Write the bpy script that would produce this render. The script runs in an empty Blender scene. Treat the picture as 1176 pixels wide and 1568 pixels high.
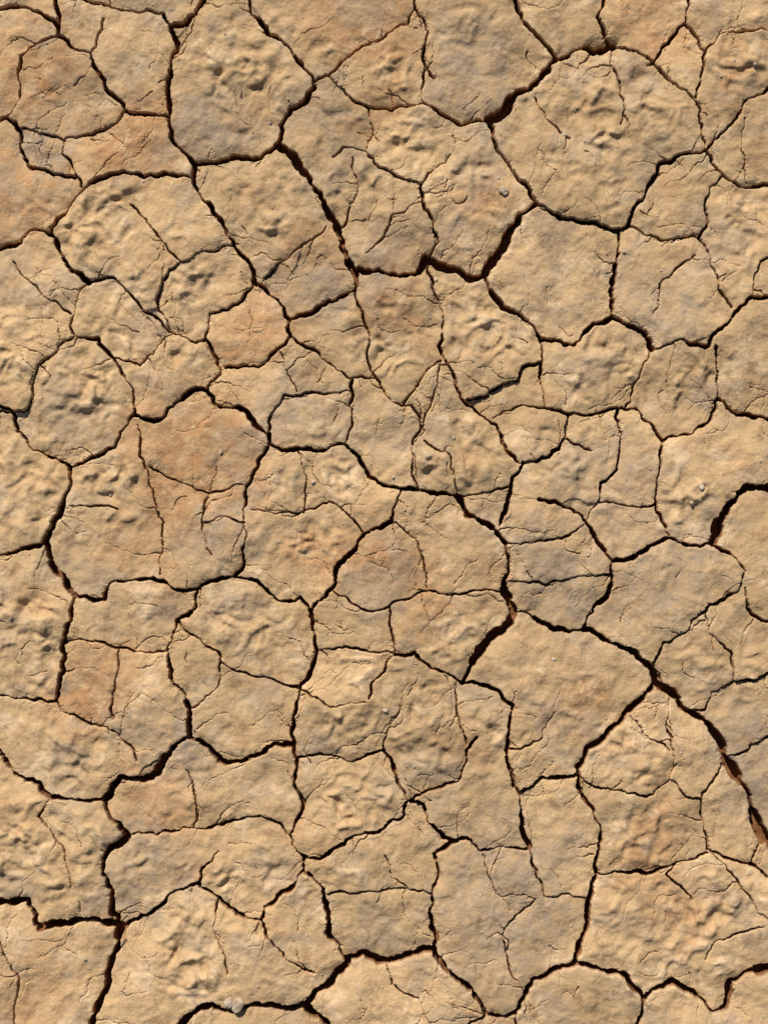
import bpy, math, random
import numpy as np
random.seed(7)
rng = np.random.default_rng(31)
W0, H0 = 1176, 1568
M = 45                      # margin (mm) of the detailed area beyond the picture
NX, NY = W0+2*M, H0+2*M     # 1 mm grid

# ---------------------------------------------------------------- crack network (mm)
C = [
# (width, points)
(3.5,[(84,-40),(85,0),(92,25),(90,42),(88,55)]),
(3,[(88,55),(60,65),(32,85),(28,120),(30,150),(8,178),(-30,195)]),
(3.5,[(88,55),(115,75),(140,82),(150,110),(165,140),(190,160),(193,170)]),
(3,[(193,170),(230,175),(258,178)]),
(2.5,[(193,170),(175,190),(140,205),(97,215),(95,235),(115,262),(125,285)]),
(3,[(10,180),(30,200),(35,235),(45,255),(75,262),(115,272)]),
(3,[(-40,5),(20,8),(60,18),(90,42)]),
(4,[(318,-40),(310,0),(300,20),(285,36),(262,40),(272,65),(262,100),(258,130),(260,178),(262,210),(285,235),(298,250)]),
(2.5,[(110,-40),(130,0),(180,15),(225,15),(250,20),(262,40)]),
(1.5,[(140,82),(150,60),(160,30)]),
(4.5,[(298,250),(330,248),(370,240),(400,240),(425,222)]),
(5,[(425,222),(430,190),(445,165),(470,152),(482,135),(480,122),(462,98)]),
(3.5,[(462,98),(440,68),(410,50),(385,20),(378,-40)]),
(2.5,[(482,125),(505,115),(530,90),(555,70),(590,55),(625,35),(635,10),(640,-40)]),
(2.5,[(505,118),(530,145),(565,165),(600,168),(650,158)]),
(4,[(650,158),(685,178),(705,190),(748,182)]),
(2.5,[(635,5),(648,25),(655,45),(650,70),(652,100),(664,118)]),
(2,[(650,105),(648,130),(650,158)]),
(7,[(748,182),(775,170),(785,148),(812,135),(840,105),(852,88)]),
(4,[(852,88),(835,65),(810,40),(795,15),(788,-40)]),
(5.5,[(852,88),(880,75),(920,75),(940,68)]),
(3.5,[(940,68),(925,45),(915,25),(925,0),(930,-40)]),
(2.5,[(940,68),(975,75),(1005,100),(1040,135),(1070,165),(1075,210),(1080,230)]),
(2,[(940,68),(935,95),(950,130),(955,160),(950,190)]),
(2.5,[(992,98),(1015,70),(1050,35),(1055,-40)]),
(2.5,[(1050,35),(1070,60),(1080,80),(1102,52),(1140,48),(1220,45)]),
(2.5,[(1080,80),(1075,110),(1065,150)]),
(2.5,[(1080,230),(1100,210),(1130,175),(1150,150),(1210,110)]),
(3,[(1080,230),(1090,250),(1110,270),(1145,285),(1220,280)]),
(3.5,[(1080,230),(1050,235),(1010,250),(1000,275),(985,305),(968,325),(962,345),(945,352)]),
(4,[(748,182),(755,210),(770,240),(800,280),(812,300),(820,313)]),
(4,[(820,313),(850,330),(885,340),(905,340),(935,352),(945,352)]),
(7.5,[(820,313),(795,328),(780,355),(765,385),(750,405),(742,420)]),
(6.5,[(742,420),(720,425),(695,410),(665,400),(652,394),(645,410),(635,420),(610,422),(580,413),(550,412)]),
(6,[(425,222),(450,240),(475,275),(500,320),(520,360),(532,395),(545,420)]),
(4.5,[(545,425),(545,440),(515,460),(475,480),(442,490)]),
(4,[(298,250),(296,278),(320,310),(345,350),(365,385),(385,410),(388,430)]),
(3.5,[(388,430),(420,455),(435,475),(443,490),(445,515)]),
(2.5,[(445,515),(425,535),(395,562),(345,562)]),
(3.5,[(298,275),(262,266),(220,270),(180,265),(150,275),(130,290),(110,310),(95,330),(78,358)]),
(5,[(78,358),(50,350),(30,370),(-50,395)]),
(5,[(78,358),(95,390),(110,415),(135,432)]),
(2.5,[(135,432),(175,425),(200,450),(230,480),(265,510),(300,525),(315,520)]),
(2,[(135,432),(118,460),(110,490),(115,515)]),
(2.5,[(115,515),(90,530),(60,560),(50,590),(45,625),(-40,632)]),
(3,[(115,515),(150,518),(170,545),(190,575),(205,610),(205,635)]),
(4,[(205,635),(235,645),(250,640),(270,615),(300,595),(318,600),(330,620),(375,628),(390,650),(410,665)]),
(3,[(205,635),(190,655),(175,685),(140,700),(105,715)]),
(3.5,[(105,715),(75,700),(50,690),(25,660),(20,632)]),
(5,[(105,715),(105,750),(95,775),(80,800),(68,830)]),
(4,[(68,830),(35,840),(-40,862)]),
(5.5,[(68,830),(78,865),(100,890),(115,912)]),
(4.5,[(115,912),(110,950),(95,990),(92,1040),(85,1075)]),
(3.5,[(115,912),(160,918),(175,890),(215,888),(250,890),(265,902),(305,900),(340,885),(360,883)]),
(3,[(360,883),(375,860),(375,810),(372,780),(378,745),(395,715),(410,685),(412,665)]),
(2,[(412,660),(415,635),(435,605),(490,602),(538,600)]),
(3.5,[(412,680),(440,690),(480,690),(515,680),(528,680),(550,700),(565,730),(595,745),(615,748)]),
(3.5,[(615,748),(640,750),(680,755),(700,760)]),
(5,[(700,760),(715,790),(750,805),(775,832)]),
(3.5,[(615,748),(605,775),(600,800),(565,815),(535,850),(515,870),(510,900),(480,930),(475,945)]),
(3,[(360,883),(395,890),(425,920),(460,915),(475,935)]),
(6,[(775,832),(780,860),(772,890),(780,925),(788,938)]),
(4,[(788,938),(815,945),(850,965),(895,965)]),
(8.5,[(788,938),(770,965),(745,985),(725,1010),(708,1048)]),
(3.5,[(708,1048),(690,1035),(650,1015),(635,1000),(605,1003)]),
(5,[(895,965),(935,985),(965,995),(995,1020),(1005,1045)]),
(5,[(1005,1045),(985,1070),(955,1100),(925,1130),(900,1145),(885,1175)]),
(3.5,[(885,1185),(870,1190),(830,1190),(800,1212)]),
(5.5,[(1005,1045),(1030,1060),(1045,1085),(1080,1105),(1100,1130),(1110,1160)]),
(8,[(1110,1160),(1130,1190),(1150,1220),(1160,1260),(1168,1290)]),
(4,[(895,965),(900,945),(930,915),(938,885),(938,860)]),
(3,[(938,860),(915,830),(898,800),(880,785),(850,768),(825,765)]),
(4,[(938,860),(985,845),(1020,825),(1055,835),(1090,832)]),
(9.5,[(1092,832),(1100,800),(1130,755),(1145,745),(1180,748),(1220,750)]),
(3,[(1090,832),(1120,850),(1140,875),(1130,905),(1085,925),(1055,965),(1015,985),(1000,1020)]),
(2.5,[(85,1075),(40,1070),(-40,1065)]),
(2.5,[(85,1075),(95,1090),(130,1105),(175,1120),(195,1140),(210,1165)]),
(4,[(-40,1120),(0,1155),(20,1185),(60,1200),(80,1222),(120,1225),(160,1225)]),
(5.5,[(160,1225),(170,1210),(185,1190),(220,1195),(240,1185),(270,1140),(285,1130)]),
(4.5,[(290,1130),(290,1090),(285,1075)]),
(3,[(285,1075),(265,1045),(258,1010),(255,995),(265,970),(270,950),(300,930),(305,900)]),
(4.5,[(290,1130),(320,1145),(345,1170),(375,1165),(410,1145),(450,1140)]),
(3.5,[(450,1140),(450,1110),(458,1065),(460,1050),(475,1030),(485,1000),(478,960),(475,935)]),
(2.5,[(270,950),(300,975),(335,1000),(338,1015),(370,1030),(415,1040),(455,1052)]),
(2.5,[(95,985),(130,980),(185,992),(225,1000),(258,995)]),
(2,[(185,992),(178,1050),(175,1100)]),
(3.5,[(450,1140),(455,1165),(452,1195),(465,1230),(450,1270),(448,1295),(465,1312)]),
(2.5,[(458,1160),(490,1155),(540,1168),(585,1150),(590,1155)]),
(5.5,[(160,1225),(170,1255),(190,1275),(195,1283),(165,1305),(158,1330),(172,1365),(170,1400),(185,1420)]),
(2.5,[(195,1283),(240,1280),(295,1270),(330,1265),(400,1250),(430,1262),(450,1290)]),
(6,[(185,1420),(150,1410),(100,1415),(60,1425),(52,1400),(42,1380),(15,1385),(-40,1382)]),
(6.5,[(185,1420),(180,1450),(165,1490),(155,1530),(140,1568),(130,1620)]),
(3.5,[(185,1420),(215,1405),(250,1385),(270,1365),(305,1355)]),
(2.5,[(305,1355),(310,1330),(335,1305)]),
(3.5,[(305,1360),(335,1375),(375,1405),(400,1410),(405,1390),(440,1365),(465,1335),(468,1310)]),
(2.5,[(400,1410),(410,1435),(440,1470),(480,1490)]),
(3.5,[(465,1312),(490,1315),(510,1300),(540,1280),(580,1275),(620,1250),(625,1228)]),
(4.5,[(465,1335),(490,1355),(500,1385),(502,1430),(520,1450),(530,1470)]),
(6,[(535,1468),(510,1500),(480,1525),(465,1540),(430,1545),(400,1540),(370,1545),(350,1548),(325,1540),(300,1550),(280,1568),(260,1620)]),
(6,[(465,1540),(490,1560),(520,1610)]),
(5.5,[(530,1470),(560,1462),(580,1475),(610,1470),(650,1455),(665,1455)]),
(4,[(665,1455),(670,1440),(658,1400),(662,1370),(672,1340),(665,1310),(690,1293),(700,1290)]),
(5,[(665,1455),(690,1490),(725,1520),(745,1555),(775,1558),(795,1545),(815,1500),(835,1495),(865,1480),(880,1475)]),
(4,[(745,1555),(715,1570),(700,1620)]),
(3,[(790,1550),(780,1620)]),
(4.5,[(880,1475),(890,1440),(900,1400),(905,1365),(912,1345)]),
(2,[(495,1370),(560,1365),(610,1360),(660,1370)]),
(2,[(590,1150),(588,1135),(600,1105),(612,1080)]),
(3,[(588,1150),(605,1185),(620,1215),(625,1228)]),
(2.5,[(625,1228),(650,1215),(680,1205),(705,1195),(715,1150),(730,1130)]),
(3.5,[(630,1228),(648,1232),(655,1260),(680,1285),(700,1290),(715,1285),(735,1305)]),
(2.5,[(735,1305),(770,1298),(812,1302)]),
(3.5,[(775,1150),(785,1190),(795,1215),(800,1260),(812,1300)]),
(2,[(812,1300),(822,1345),(835,1375)]),
(3,[(708,1048),(740,1050),(765,1060),(785,1080),(780,1110),(775,1150)]),
(4,[(885,1175),(890,1215),(910,1250),(920,1280),(914,1340)]),
(2,[(885,1190),(910,1205),(950,1210),(990,1220),(1025,1195),(1035,1170)]),
(2.5,[(1168,1290),(1150,1325),(1110,1315),(1085,1303),(1080,1275),(1075,1250),(1075,1215),(1100,1185),(1108,1165)]),
(7,[(1168,1270),(1180,1300),(1220,1340)]),
(3,[(914,1340),(950,1335),(990,1340),(1030,1325),(1085,1308)]),
(5,[(880,1475),(920,1485),(960,1495),(980,1520),(985,1540)]),
(5,[(985,1540),(1000,1515),(1030,1505),(1060,1520),(1090,1552),(1112,1545),(1118,1510)]),
(8,[(1118,1505),(1145,1490),(1220,1480)]),
(4,[(985,1540),(978,1568),(970,1620)]),
(2.5,[(445,515),(480,535),(510,560),(535,580)]),
(2.5,[(545,440),(550,470),(565,510),(562,545),(575,578)]),
(2.5,[(540,582),(535,620),(540,650),(528,680)]),
(2,[(535,580),(575,578),(600,615),(630,620),(650,660),(632,680),(632,720),(640,750)]),
(4.5,[(742,420),(755,450),(770,470),(800,485),(820,505),(828,520)]),
(4,[(828,520),(850,520),(880,528),(910,495),(938,485)]),
(4,[(945,352),(945,400),(938,440),(938,485)]),
(5,[(938,485),(970,500),(990,515),(1000,535)]),
(3.5,[(1000,535),(1040,520),(1085,530),(1100,505),(1130,475),(1150,455),(1220,452)]),
(2.5,[(1000,535),(985,560),(970,600),(958,625)]),
(3,[(1095,530),(1100,570),(1100,605)]),
(3.5,[(1100,610),(1130,635),(1220,645)]),
(2.5,[(1100,608),(1090,640),(1060,665),(1015,675),(1000,650),(975,625),(945,625),(905,635),(870,635)]),
(3,[(870,635),(835,625),(828,560),(828,520)]),
(3,[(870,635),(865,670),(840,700),(800,710)]),
(3.5,[(800,708),(785,730),(778,770),(765,805)]),
(2.5,[(655,402),(662,440),(680,490),(672,530),(690,565),(710,615)]),
(3,[(710,615),(735,635),(760,650),(775,690),(795,710)]),
(2,[(618,618),(640,590),(655,565),(675,552)]),
(2.5,[(715,612),(750,600),(795,580),(800,562),(826,555)]),
(2.5,[(1015,675),(1010,720),(1005,770),(1025,820)]),
(2.5,[(945,625),(950,680),(945,720),(920,740),(918,765),(900,800)]),
(2,[(868,672),(905,690)]),
(2,[(918,770),(960,775),(1003,772)]),
(2.5,[(963,345),(990,360),(1015,368),(1060,360),(1085,385),(1100,430),(1120,470)]),
(2.5,[(1105,270),(1088,285),(1080,310),(1085,340),(1072,362)]),
(1.7,[(1065,390),(1010,435),(1000,480)]),
(2,[(200,312),(230,345),(255,375),(278,402),(320,385),(365,372)]),
(1.7,[(278,402),(250,430),(240,460),(265,510)]),
(2.5,[(388,430),(370,460),(320,480),(315,520),(332,550),(338,568),(322,585),(318,600)]),
(1.5,[(430,540),(440,570),(455,600)]),
(2,[(565,165),(572,200),(560,230),(580,255),(620,275),(645,282)]),
(2.5,[(645,282),(650,320),(672,370),(655,392)]),
(1.5,[(560,230),(525,225),(510,240)]),
(1.7,[(643,290),(670,255),(690,235)]),
(1.5,[(645,310),(600,330),(590,360),(560,388)]),
(1.7,[(405,425),(430,400),(470,372),(500,345)]),
(2,[(775,832),(820,830),(860,825),(898,802)]),
(1.7,[(778,890),(840,895),(880,885),(935,880)]),
(2,[(605,800),(640,830),(650,870),(655,905),(700,910),(772,905)]),
(2,[(510,905),(550,930),(580,935),(610,920),(650,905)]),
(2,[(597,930),(600,970),(605,1000)]),
(2,[(480,1000),(530,990),(580,1000),(605,1003),(575,1040),(565,1070)]),
(1.7,[(385,780),(410,783),(460,785),(505,768),(540,795),(555,815)]),
(1.7,[(210,650),(215,700),(235,760),(250,800),(245,880)]),
(1.5,[(230,715),(280,740),(320,755),(372,742)]),
(1.5,[(320,755),(310,810),(325,850)]),
(1.5,[(105,775),(150,775),(180,780)]),
(2.5,[(1140,900),(1150,940),(1220,975)]),
(2.5,[(1045,1085),(1080,1088),(1090,1060),(1120,1045),(1220,1025)]),
(2.5,[(1110,1165),(1150,1140),(1220,1115)]),
(1.7,[(1080,930),(1085,970),(1120,1000),(1125,1045)]),
(1.7,[(1000,1015),(1015,1050),(1040,1085)]),
(1.7,[(1028,1060),(1020,1110),(1030,1150),(1025,1195),(1045,1215),(1075,1225)]),
(1.7,[(700,760),(745,755),(780,745)]),
(1.7,[(455,1055),(500,1080),(560,1075)]),
(1.7,[(338,1015),(335,1050),(295,1085)]),
(1.7,[(295,1270),(300,1220),(285,1180)]),
(1.7,[(80,1222),(60,1250),(100,1300),(110,1360)]),
(1.7,[(675,555),(660,620),(632,680)]),
(1.5,[(835,1375),(860,1370),(897,1375)]),
(1.5,[(740,1310),(760,1370),(820,1378),(770,1430),(790,1500)]),
(2,[(20,632),(-40,600)]),
(1.7,[(590,1475),(600,1510),(640,1530),(660,1568)]),
(1.7,[(1060,1380),(1020,1340),(1035,1325)]),
(1.7,[(1085,1303),(1130,1350),(1160,1400),(1220,1430)]),
(1.7,[(1150,455),(1165,400),(1220,380)]),
(1.7,[(0,1440),(30,1500),(20,1568),(15,1620)]),
(1.7,[(820,150),(845,190),(872,212)]),
(1.7,[(20,400),(60,445),(108,480)]),
(1.7,[(590,1310),(600,1345),(625,1362)]),
(1.7,[(335,1375),(330,1430),(350,1490)]),
(4,[(1150,1325),(1175,1345),(1220,1360)]),
(1.7,[(960,1090),(985,1125),(1025,1150)]),
(1.7,[(1140,180),(1135,230),(1145,280)]),
(1.7,[(700,1050),(700,1095),(715,1140)]),
(1.7,[(1080,1470),(1100,1440),(1170,1420)]),
(1.7,[(455,690),(470,735),(465,785)]),
(1.7,[(850,1090),(830,1130),(775,1150)]),
(1.7,[(100,215),(60,205),(35,195)]),
(1.7,[(755,640),(800,620),(835,625)]),
(1.7,[(540,240),(545,300),(520,350)]),
(1.7,[(690,700),(700,760)]),
(1.7,[(690,700),(650,675)]),
(1.7,[(170,545),(215,560),(265,510)]),
(1.7,[(375,800),(340,790),(315,800)]),
]

def frac(pts, rough=0.12):
    pts=[np.array(p,float) for p in pts]
    while True:
        out=[pts[0]]; done=True
        for a,b in zip(pts[:-1],pts[1:]):
            L=np.hypot(*(b-a))
            if L>4.5:
                done=False
                n=np.array([-(b-a)[1],(b-a)[0]])/L
                amp = rough*min(L,26)*(1.0 if L>11 else 0.75)
                out.append((a+b)/2+n*float(np.clip(random.gauss(0,1),-1.7,1.7))*amp*0.75)
            out.append(b)
        pts=out
        if done: return pts

lines=[]
for w,p in C:
    lines.append((w*(1.36 if w>=5 else 1.25 if w>=3 else 1.12),frac(p)))
allp=[(w,p) for w,pl in lines for p in pl if -20<p[0]<W0+20 and -20<p[1]<H0+20]
for k in range(430):
    w,p=random.choice(allp)
    a=random.uniform(0,2*math.pi); L=random.uniform(14,90)
    q=[p]; cur=p.copy()
    for i in range(int(L/10)+1):
        a+=random.gauss(0,0.4)
        cur=cur+10*np.array([math.cos(a),math.sin(a)]); q.append(cur.copy())
    lines.append((random.uniform(0.65,1.35),frac(q,0.2)))
for k in range(200):
    cur=np.array([random.uniform(0,W0),random.uniform(0,H0)]); a=random.uniform(0,6.28); q=[cur.copy()]
    for i in range(random.randint(2,6)):
        a+=random.gauss(0,0.5); cur=cur+9*np.array([math.cos(a),math.sin(a)]); q.append(cur.copy())
    lines.append((random.uniform(0.6,1.1),frac(q,0.2)))

S=np.full((NY,NX),99.0,np.float32)
DEP=np.zeros((NY,NX),np.float32)
DOME=np.zeros((NY,NX),np.float32)
R=75
for w,pl in lines:
    ph=random.uniform(0,6.28); n=len(pl)
    tip = w<=1.6
    A = min(5.0,0.68*w) if w>1.6 else 0.35
    Ld= 15.0 if w>3 else 9.0
    if w<=1.6: Ld=4
    RR = (R if w>3 else 45) if w>1.6 else 12
    vn=0
    for i in range(n-1):
        a=pl[i]; b=pl[i+1]
        vn=vn*0.8+random.gauss(0,.20)
        vary=0.92+0.28*math.sin(ph+i*0.17)+vn
        hw=0.5*w*min(1.65,max(0.42,vary))
        if tip: hw*=max(0.2,1-i/n)
        hw=max(hw,0.22)
        mx,my=(a+b)/2+M
        x0=max(0,int(mx-RR)); x1=min(NX,int(mx+RR)); y0=max(0,int(my-RR)); y1=min(NY,int(my+RR))
        if x1<=x0 or y1<=y0: continue
        X=np.arange(x0,x1,dtype=np.float32)[None,:]-M; Y=np.arange(y0,y1,dtype=np.float32)[:,None]-M
        d=b-a; L2=float(d@d)+1e-6
        t=np.clip(((X-a[0])*d[0]+(Y-a[1])*d[1])/L2,0,1)
        dist=np.sqrt((X-a[0]-t*d[0])**2+(Y-a[1]-t*d[1])**2)
        s=dist-hw
        sl=S[y0:y1,x0:x1]; np.minimum(sl,s if w>1.6 else s+1.0,out=sl)
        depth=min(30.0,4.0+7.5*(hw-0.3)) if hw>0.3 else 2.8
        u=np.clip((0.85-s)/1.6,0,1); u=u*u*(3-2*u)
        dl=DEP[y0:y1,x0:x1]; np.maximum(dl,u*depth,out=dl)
        dm=DOME[y0:y1,x0:x1]; np.maximum(dm,A*np.exp(-np.maximum(s,0)/Ld),out=dm)

# ---------------------------------------------------------------- band noise by FFT
fy=np.fft.fftfreq(NY)[:,None]; fx=np.fft.rfftfreq(NX)[None,:]
FR=np.sqrt(fx*fx+fy*fy)+1e-9
def band(lam,bw=0.45):
    sp=np.fft.rfft2(rng.standard_normal((NY,NX)))
    sp*=np.exp(-(np.log(FR*lam)**2)/(2*bw*bw))
    r=np.fft.irfft2(sp,s=(NY,NX)); return (r/r.std()).astype(np.float32)
def powr(lam_max,lam_min,beta):
    sp=np.fft.rfft2(rng.standard_normal((NY,NX)))
    f=np.where((FR>1/lam_max)&(FR<1/lam_min),FR**(-beta),0)
    r=np.fft.irfft2(sp*f,s=(NY,NX)); return (r/r.std()).astype(np.float32)
def lp(a,lam):
    return np.fft.irfft2(np.fft.rfft2(a)*np.exp(-(FR*lam)**2),s=a.shape).astype(np.float32)
def sstep(a,lo,hi):
    t=np.clip((a-lo)/(hi-lo),0,1); return t*t*(3-2*t)
DOME=lp(DOME,8)*0.65+DOME*0.35
XX=(np.arange(NX)-M)[None,:].astype(np.float32); YY=(np.arange(NY)-M)[:,None].astype(np.float32)
wx=powr(300,20,1.6)*14; wy=powr(300,20,1.6)*14
def blobs(lst):
    m=np.zeros((NY,NX),np.float32)
    for x,y,r,*k in lst:
        k=k[0] if k else 1
        d2=((XX+wx-x)**2+(YY+wy-y)**2)/(r*r)
        m=np.maximum(m,k*np.exp(-d2*d2*0.7).astype(np.float32))
    return m
lump=blobs([(370,110,80),(460,45,30),(575,120,45),(650,220,60),(700,280,60),(550,270,45),(530,205,40),(900,140,70),(930,240,80),(1020,180,40),(150,350,70),(240,410,70),(400,330,55),(170,470,55),(240,540,60),(130,600,70),(600,490,70),(720,500,60),(790,520,50),(920,570,60),(1060,590,55),(1130,350,60),(1130,90,50),(50,740,60),(50,960,60),(150,760,60),(1050,740,55),(700,690,70),(480,720,60),(470,830,60),(380,950,60),(540,1060,70),(660,1130,70),(870,1060,60,.7),(960,1170,50),(550,1210,70),(980,1280,60),(1040,1400,100),(370,1330,70),(290,1440,70),(70,1300,80),(110,1140,60),(520,1340,50),(50,1040,50),(700,960,60),(760,1110,40),(1100,1010,60,.6),(30,530,60,.7),(730,60,40,.6),(300,1200,50,.5),(220,1320,50,.5),(860,700,60,.5)])
red=blobs([(200,210,70,1),(300,700,100,1),(385,505,60,.9),(600,870,70,1),(150,1060,60,.9),(40,290,80,.8),(60,110,80,.8),(490,860,60,.9),(600,430,50,.7),(1000,30,60,.7),(240,1230,60,.7),(1000,1290,50,.8),(560,20,80,.8),(740,295,40,.8),(1040,1390,50,.6),(880,1080,50,.7),(580,160,40,.7),(1120,120,40,.6),(640,930,50,.7),(210,830,50,.6),(490,400,40,.6),(60,1500,60,.5)])
grey=blobs([(720,110,70,.9),(330,190,60,.6),(770,1400,100,.9),(1000,880,90,.8),(850,440,60,.6),(1010,470,60,.8),(480,450,50,.6),(330,830,60,.6),(700,370,50,.6),(840,900,60,.7),(600,380,50,.7),(220,1310,60,.8),(60,210,40,.6),(950,760,70,.6),(500,650,60,.6),(1150,1150,60,.8),(760,780,50,.6),(250,1130,60,.6),(150,120,60,.3),(760,1240,50,.5)])

# ---------------------------------------------------------------- plates: label at 2 mm, small height / tint change each
q=2
m=(S[::q,::q]>1.6)
hh,ww=m.shape
nl=0
ml=m.tolist()
lb=[[-1]*ww for _ in range(hh)]
for y in range(0,hh,3):
    for x in range(0,ww,3):
        if ml[y][x] and lb[y][x]<0:
            st=[(y,x)]; lb[y][x]=nl
            while st:
                a,b=st.pop()
                if a>0 and ml[a-1][b] and lb[a-1][b]<0: lb[a-1][b]=nl; st.append((a-1,b))
                if a<hh-1 and ml[a+1][b] and lb[a+1][b]<0: lb[a+1][b]=nl; st.append((a+1,b))
                if b>0 and ml[a][b-1] and lb[a][b-1]<0: lb[a][b-1]=nl; st.append((a,b-1))
                if b<ww-1 and ml[a][b+1] and lb[a][b+1]<0: lb[a][b+1]=nl; st.append((a,b+1))
            nl+=1
lab=np.array(lb)
print('plates',nl)
off=rng.uniform(-1.8,1.8,nl+1); tint=rng.uniform(-1,1,nl+1); tx=rng.normal(0,.032,nl+1); ty=rng.normal(0,.032,nl+1)
cnt=np.bincount(lab[lab>=0],minlength=nl+1)+1e-6
gy,gx=np.mgrid[0:hh,0:ww]
cx=np.bincount(lab[lab>=0],gx[lab>=0],minlength=nl+1)/cnt; cy=np.bincount(lab[lab>=0],gy[lab>=0],minlength=nl+1)/cnt
tl=(tx[lab]*(gx-cx[lab])+ty[lab]*(gy-cy[lab]))*q
o=np.where(lab>=0,off[lab]+4.0*np.tanh(tl/4.0),0)
ti=np.where(lab>=0,tint[lab],0); mk=(lab>=0).astype(float)
def blur(a,r):
    for ax in (0,1):
        p=np.pad(a,[(r+1,r) if i==ax else (0,0) for i in (0,1)],mode='edge'); c=np.cumsum(p,axis=ax)
        n=a.shape[ax]
        a=(np.take(c,range(2*r+1,2*r+1+n),axis=ax)-np.take(c,range(0,n),axis=ax))/(2*r+1)
    return a
def fill(v,r):
    return blur(blur(v*mk,r),r)/np.maximum(blur(blur(mk,r),r),1e-3)
def up(a):
    yi=np.minimum(np.arange(NY)/q,hh-1.001); xi=np.minimum(np.arange(NX)/q,ww-1.001)
    y0=yi.astype(int); x0=xi.astype(int); fy_=(yi-y0)[:,None]; fx_=(xi-x0)[None,:]
    r0=a[y0][:,x0]*(1-fx_)+a[y0][:,x0+1]*fx_; r1=a[y0+1][:,x0]*(1-fx_)+a[y0+1][:,x0+1]*fx_
    return (r0*(1-fy_)+r1*fy_).astype(np.float32)
OFF=up(fill(o,1)); TINT=up(fill(ti,2))

# ---------------------------------------------------------------- height (mm)
def warp(a,amp,lm):
    ux=band(lm,.3)*amp; uy=band(lm,.3)*amp
    yi=np.clip(np.arange(NY)[:,None]+uy,0,NY-1.01); xi=np.clip(np.arange(NX)[None,:]+ux,0,NX-1.01)
    y0=yi.astype(int); x0=xi.astype(int); fy_=yi-y0; fx_=xi-x0
    return ((a[y0,x0]*(1-fx_)+a[y0,x0+1]*fx_)*(1-fy_)+(a[y0+1,x0]*(1-fx_)+a[y0+1,x0+1]*fx_)*fy_).astype(np.float32)
b1=band(54,.34); b2=warp(band(29,.30),3,60); b3=band(15,.4)
b1=2.2*np.tanh(b1/2.2); b2=1.7*np.tanh(b2/1.7)
lumps=1.65*b1+1.45*b2+0.24*b3
amod=np.clip(0.95+0.25*powr(260,60,1.0),.5,1.3)
keep=0.35+0.65*sstep(S,2,18)
Hm = lump*lumps*amod*keep*1.22
Hm += (1-lump)*(0.5*b2+0.08*b3+0.5*b1)
Hm += band(95,.35)*1.2 + powr(400,130,1.5)*2.8
Hm += powr(14,2,1.3)*0.085
Hm += powr(40,3,1.8)*0.17
tr=powr(120,4,1.7); tt=tr*2.2; Hm += 0.35*(np.floor(tt)+sstep(tt-np.floor(tt),.0,.16))*0.5*(1-0.6*lump)
pit=band(5,.3); Hm -= np.clip(pit-2.6,0,1.5)*0.9; Hm += np.clip(-pit-2.8,0,1.2)*0.8
for k in range(60):
    px,py,r=random.uniform(0,NX),random.uniform(0,NY),random.uniform(1.4,3.4)
    x0,x1,y0,y1=max(0,int(px-25)),min(NX,int(px+25)),max(0,int(py-25)),min(NY,int(py+25))
    e=random.uniform(.45,1.0); a=random.uniform(0,3.14)
    dx=np.arange(x0,x1)[None,:]-px; dy=np.arange(y0,y1)[:,None]-py
    uu=(dx*math.cos(a)+dy*math.sin(a))*e; vv=-dx*math.sin(a)+dy*math.cos(a)
    Hm[y0:y1,x0:x1]-=r*0.35*np.exp(-(uu*uu+vv*vv)/(r*r))
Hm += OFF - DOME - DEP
Sc=np.clip(S,0,99)
curl=sstep(powr(350,90,1.2),.0,1.1)*sstep(DOME,1.5,3.5)
Hm += 1.6*curl*np.exp(-((Sc-3)/6.5)**2)
crm=sstep(powr(200,30,1.2),.0,1.2)*np.exp(-Sc/6.0)
Hm -= crm*np.abs(band(7,.4))*1.2
edge=np.minimum(np.minimum(np.arange(NX),NX-1-np.arange(NX))[None,:],np.minimum(np.arange(NY),NY-1-np.arange(NY))[:,None])
Hm*=np.clip(edge/20.0,0,1)

# ---------------------------------------------------------------- mesh: detailed area + growing outer rings, one sheet
ext=[]; d=2.0; acc=0
while acc<60000: acc+=d; ext.append(acc); d*=1.22
ext=np.array(ext); E=len(ext)
xs=np.concatenate([-M-ext[::-1],np.arange(NX)-M,NX-1-M+ext]); ys=np.concatenate([-M-ext[::-1],np.arange(NY)-M,NY-1-M+ext])
TX,TY=len(xs),len(ys)
def emb(a,v=0.0):
    o_=np.full((TY,TX),v,np.float32); o_[E:E+NY,E:E+NX]=a; return o_
co=np.empty((TY,TX,3),np.float32)
co[...,0]=((xs-W0/2)/1000)[None,:]; co[...,1]=((H0/2-ys)/1000)[:,None]; co[...,2]=emb(Hm)/1000
me=bpy.data.meshes.new('ground'); 
me.vertices.add(TX*TY); me.vertices.foreach_set('co',co.ravel())
idx=np.arange(TX*TY,dtype=np.int32).reshape(TY,TX)
f=np.stack([idx[:-1,:-1],idx[1:,:-1],idx[1:,1:],idx[:-1,1:]],-1).reshape(-1,4)
nf=len(f)
me.loops.add(nf*4); me.loops.foreach_set('vertex_index',f.ravel())
me.polygons.add(nf); me.polygons.foreach_set('loop_start',np.arange(0,nf*4,4,dtype=np.int32))
me.update(calc_edges=True)
me.polygons.foreach_set('use_smooth',np.ones(nf,bool))
def attr(n,a,v=0.0):
    at=me.attributes.new(n,'FLOAT','POINT'); at.data.foreach_set('value',emb(a,v).ravel())
mo=powr(60,3,1.2)
red=np.clip(red*np.clip(.72+.35*mo,.08,1)+0.3*sstep(powr(220,15,1.5),.8,2.2),0,1)
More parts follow.
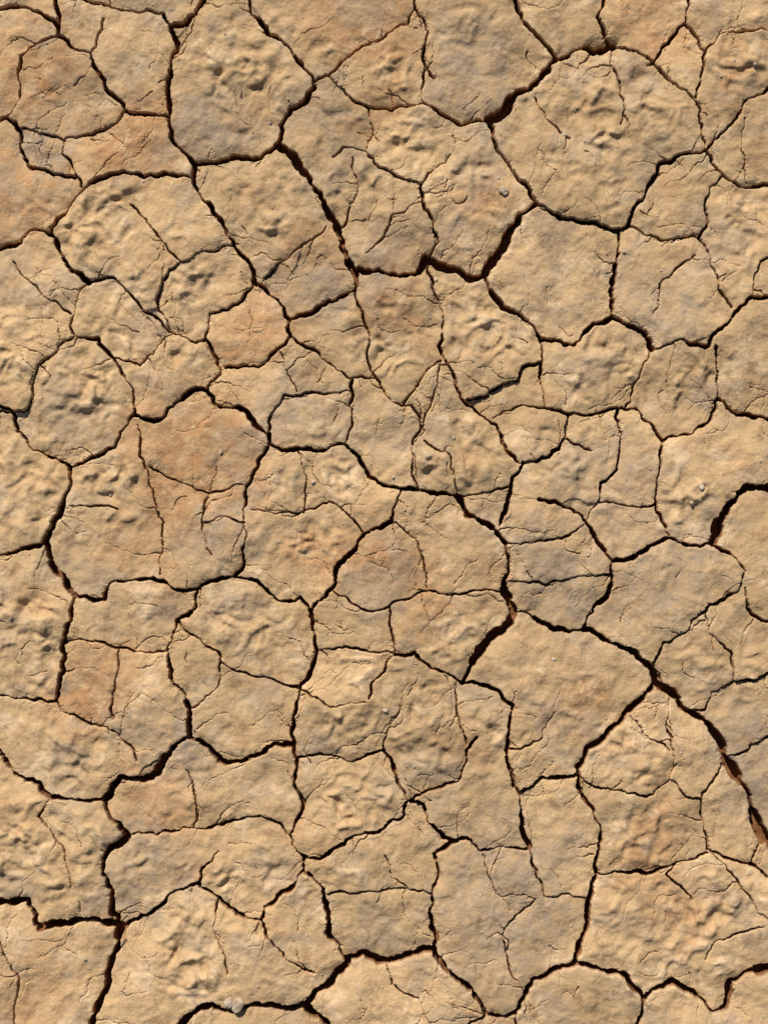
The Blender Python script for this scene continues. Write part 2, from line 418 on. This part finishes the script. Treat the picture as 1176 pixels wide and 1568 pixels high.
grey2=np.clip(grey*np.clip(.65+.3*powr(60,3,1.2),.1,1)+0.5*sstep(powr(260,20,1.5),.3,1.6),0,1)
stain=np.clip(0.5*sstep(powr(90,3,1.3),.8,2.4)+0.9*np.clip(pit-2.2,0,1),0,1)
pale=np.clip(.8*sstep(powr(150,5,1.3),.3,1.9)+.4*sstep(lumps,1,3.5)*lump+.5*curl*np.exp(-Sc/8),0,1)
attr('red_clay',red); attr('grey_silt',grey2); attr('stain',stain); attr('pale_dust',pale)
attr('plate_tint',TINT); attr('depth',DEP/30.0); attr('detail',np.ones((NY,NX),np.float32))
ground=bpy.data.objects.new('ground',me); bpy.context.collection.objects.link(ground)

# ---------------------------------------------------------------- material
mat=bpy.data.materials.new('dry_mud'); mat.use_nodes=True; nt=mat.node_tree; N=nt.nodes; Lk=nt.links
bs=N['Principled BSDF']; bs.inputs['Roughness'].default_value=1.0; bs.inputs['Specular IOR Level'].default_value=0.0
tc=N.new('ShaderNodeTexCoord')
def A(n):
    a=N.new('ShaderNodeAttribute'); a.attribute_name=n; return a.outputs['Fac']
def noise(s,det=5,rough=.6):
    n=N.new('ShaderNodeTexNoise'); n.inputs['Scale'].default_value=s; n.inputs['Detail'].default_value=det; n.inputs['Roughness'].default_value=rough
    Lk.new(tc.outputs['Object'],n.inputs['Vector']); return n.outputs['Fac']
def rng_(v,a,b,c,d_):
    m_=N.new('ShaderNodeMapRange'); Lk.new(v,m_.inputs[0])
    for i,x in enumerate((a,b,c,d_)): m_.inputs[i+1].default_value=x
    return m_.outputs[0]
def mth(op,a,b):
    m_=N.new('ShaderNodeMath'); m_.operation=op
    for i,x in enumerate((a,b)):
        if isinstance(x,(int,float)): m_.inputs[i].default_value=x
        else: Lk.new(x,m_.inputs[i])
    return m_.outputs[0]
def mix(fac,a,b,bt='MIX'):
    m_=N.new('ShaderNodeMix'); m_.data_type='RGBA'; m_.blend_type=bt
    if isinstance(fac,(int,float)): m_.inputs[0].default_value=fac
    else: Lk.new(fac,m_.inputs[0])
    for i,x in ((6,a),(7,b)):
        if isinstance(x,tuple): m_.inputs[i].default_value=(*x,1)
        else: Lk.new(x,m_.inputs[i])
    return m_.outputs[2]
col=mix(A('pale_dust'),(.535,.358,.19),(.64,.46,.28))
col=mix(A('red_clay'),col,(.455,.25,.12))
col=mix(A('grey_silt'),col,(.40,.295,.198))
col=mix(A('stain'),col,(.30,.178,.095))
t_=mth('MULTIPLY',rng_(A('plate_tint'),-1,1,.89,1.08),rng_(noise(420,3,.65),.3,.7,.88,1.12))
cb=N.new('ShaderNodeCombineColor'); [Lk.new(t_,cb.inputs[i]) for i in range(3)]
col=mix(1.0,col,cb.outputs[0],'MULTIPLY')
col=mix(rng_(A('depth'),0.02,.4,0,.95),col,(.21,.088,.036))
vo=N.new('ShaderNodeTexVoronoi'); vo.feature='DISTANCE_TO_EDGE'; vo.inputs['Scale'].default_value=8.0
wn=N.new('ShaderNodeTexNoise'); wn.inputs['Scale'].default_value=14; wn.inputs['Detail'].default_value=2
Lk.new(tc.outputs['Object'],wn.inputs['Vector'])
va=N.new('ShaderNodeVectorMath'); va.operation='MULTIPLY_ADD'; Lk.new(wn.outputs['Color'],va.inputs[0]); va.inputs[1].default_value=(.06,.06,0); Lk.new(tc.outputs['Object'],va.inputs[2])
Lk.new(va.outputs[0],vo.inputs['Vector'])
ck=mth('MULTIPLY',rng_(vo.outputs['Distance'],.012,.03,1,0),mth('SUBTRACT',1.0,A('detail')))
col=mix(ck,col,(.05,.027,.014))
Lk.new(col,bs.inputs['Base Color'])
bp=N.new('ShaderNodeBump'); bp.inputs['Distance'].default_value=.001; bp.inputs['Strength'].default_value=.42
Lk.new(noise(330,3,.65),bp.inputs['Height']); Lk.new(bp.outputs[0],bs.inputs['Normal'])
me.materials.append(mat)

# ---------------------------------------------------------------- pebbles
def zat(px,py): 
    return float(Hm[int(np.clip(py+M,0,NY-1)),int(np.clip(px+M,0,NX-1))])/1000
import bmesh
bm=bmesh.new()
from mathutils import Vector, Matrix, noise as mn
def peb(px,py,r,flat=.6,el=1.3):
    st=bmesh.ops.create_icosphere(bm,subdivisions=2,radius=r/1000)
    an=random.uniform(0,6.28); o=Vector((random.random()*50,px,py))
    for v in st['verts']:
        n=v.co.normalized(); v.co*=1+.45*mn.noise(n*1.6+o)
        v.co.x*=el; v.co.z*=flat
    bmesh.ops.rotate(bm,verts=st['verts'],cent=(0,0,0),matrix=Matrix.Rotation(an,3,'Z'))
    bmesh.ops.translate(bm,verts=st['verts'],vec=((px-W0/2)/1000,(H0/2-py)/1000,zat(px,py)+r*.2/1000))
for p in [(771,292,6.5),(864,206,3.5),(338,692,3),(480,738,3),(1072,746,4),(1058,770,3),(66,147,2.5),(590,1087,3),(668,427,2.5),(955,386,2.5),(345,52,2.5),(1122,95,2.5),(130,1470,2.5)]: peb(*p)
for px,py,r in [(352,1533,7),(365,1537,9),(379,1541,6)]: peb(px,py,r,.4,1.3)
for i in range(260):
    px,py=random.uniform(0,W0),random.uniform(0,H0)
    if S[int(py+M),int(px+M)]>2: peb(px,py,abs(random.gauss(0,.6))+.6)
pm=bpy.data.meshes.new('pebbles'); bm.to_mesh(pm); bm.free()
pebo=bpy.data.objects.new('pebbles',pm); bpy.context.collection.objects.link(pebo)
m2=bpy.data.materials.new('pebble_stone'); m2.use_nodes=True; b2_=m2.node_tree.nodes['Principled BSDF']; b2_.inputs['Roughness'].default_value=.9; b2_.inputs['Specular IOR Level'].default_value=0.1
n2=m2.node_tree.nodes.new('ShaderNodeTexNoise'); n2.inputs['Scale'].default_value=60
cr=m2.node_tree.nodes.new('ShaderNodeValToRGB'); cr.color_ramp.elements[0].position=.3; cr.color_ramp.elements[0].color=(.38,.27,.18,1); cr.color_ramp.elements[1].position=.65; cr.color_ramp.elements[1].color=(.6,.5,.37,1)
t2=m2.node_tree.nodes.new('ShaderNodeTexCoord'); m2.node_tree.links.new(t2.outputs['Object'],n2.inputs['Vector'])
m2.node_tree.links.new(n2.outputs['Fac'],cr.inputs[0]); m2.node_tree.links.new(cr.outputs[0],b2_.inputs['Base Color']); pm.materials.append(m2)

# ---------------------------------------------------------------- light, sky, camera
EL=math.radians(37); AZ=math.radians(-22)
sd=Vector((math.sin(AZ)*math.cos(EL),math.cos(AZ)*math.cos(EL),math.sin(EL)))
sl=bpy.data.lights.new('sun','SUN'); sl.energy=5.0; sl.angle=math.radians(.5); sl.color=(1,.955,.88)
so=bpy.data.objects.new('sun',sl); so.rotation_euler=sd.to_track_quat('Z','Y').to_euler(); bpy.context.collection.objects.link(so)
w=bpy.data.worlds.new('World'); bpy.context.scene.world=w; w.use_nodes=True
sk=w.node_tree.nodes.new('ShaderNodeTexSky'); sk.sky_type='NISHITA'; sk.sun_disc=False; sk.sun_elevation=EL; sk.sun_rotation=AZ
w.node_tree.links.new(sk.outputs[0],w.node_tree.nodes['Background'].inputs[0]); w.node_tree.nodes['Background'].inputs[1].default_value=.05
cam=bpy.data.cameras.new('camera'); co_=bpy.data.objects.new('camera',cam); bpy.context.collection.objects.link(co_)
cam.lens=50; cam.sensor_width=36; cam.clip_end=200; cam.clip_start=.01
co_.location=(0,0,1.568*50/36); bpy.context.scene.camera=co_
sc=bpy.context.scene; sc.view_settings.view_transform='Standard'; sc.view_settings.look='None'; sc.view_settings.exposure=0
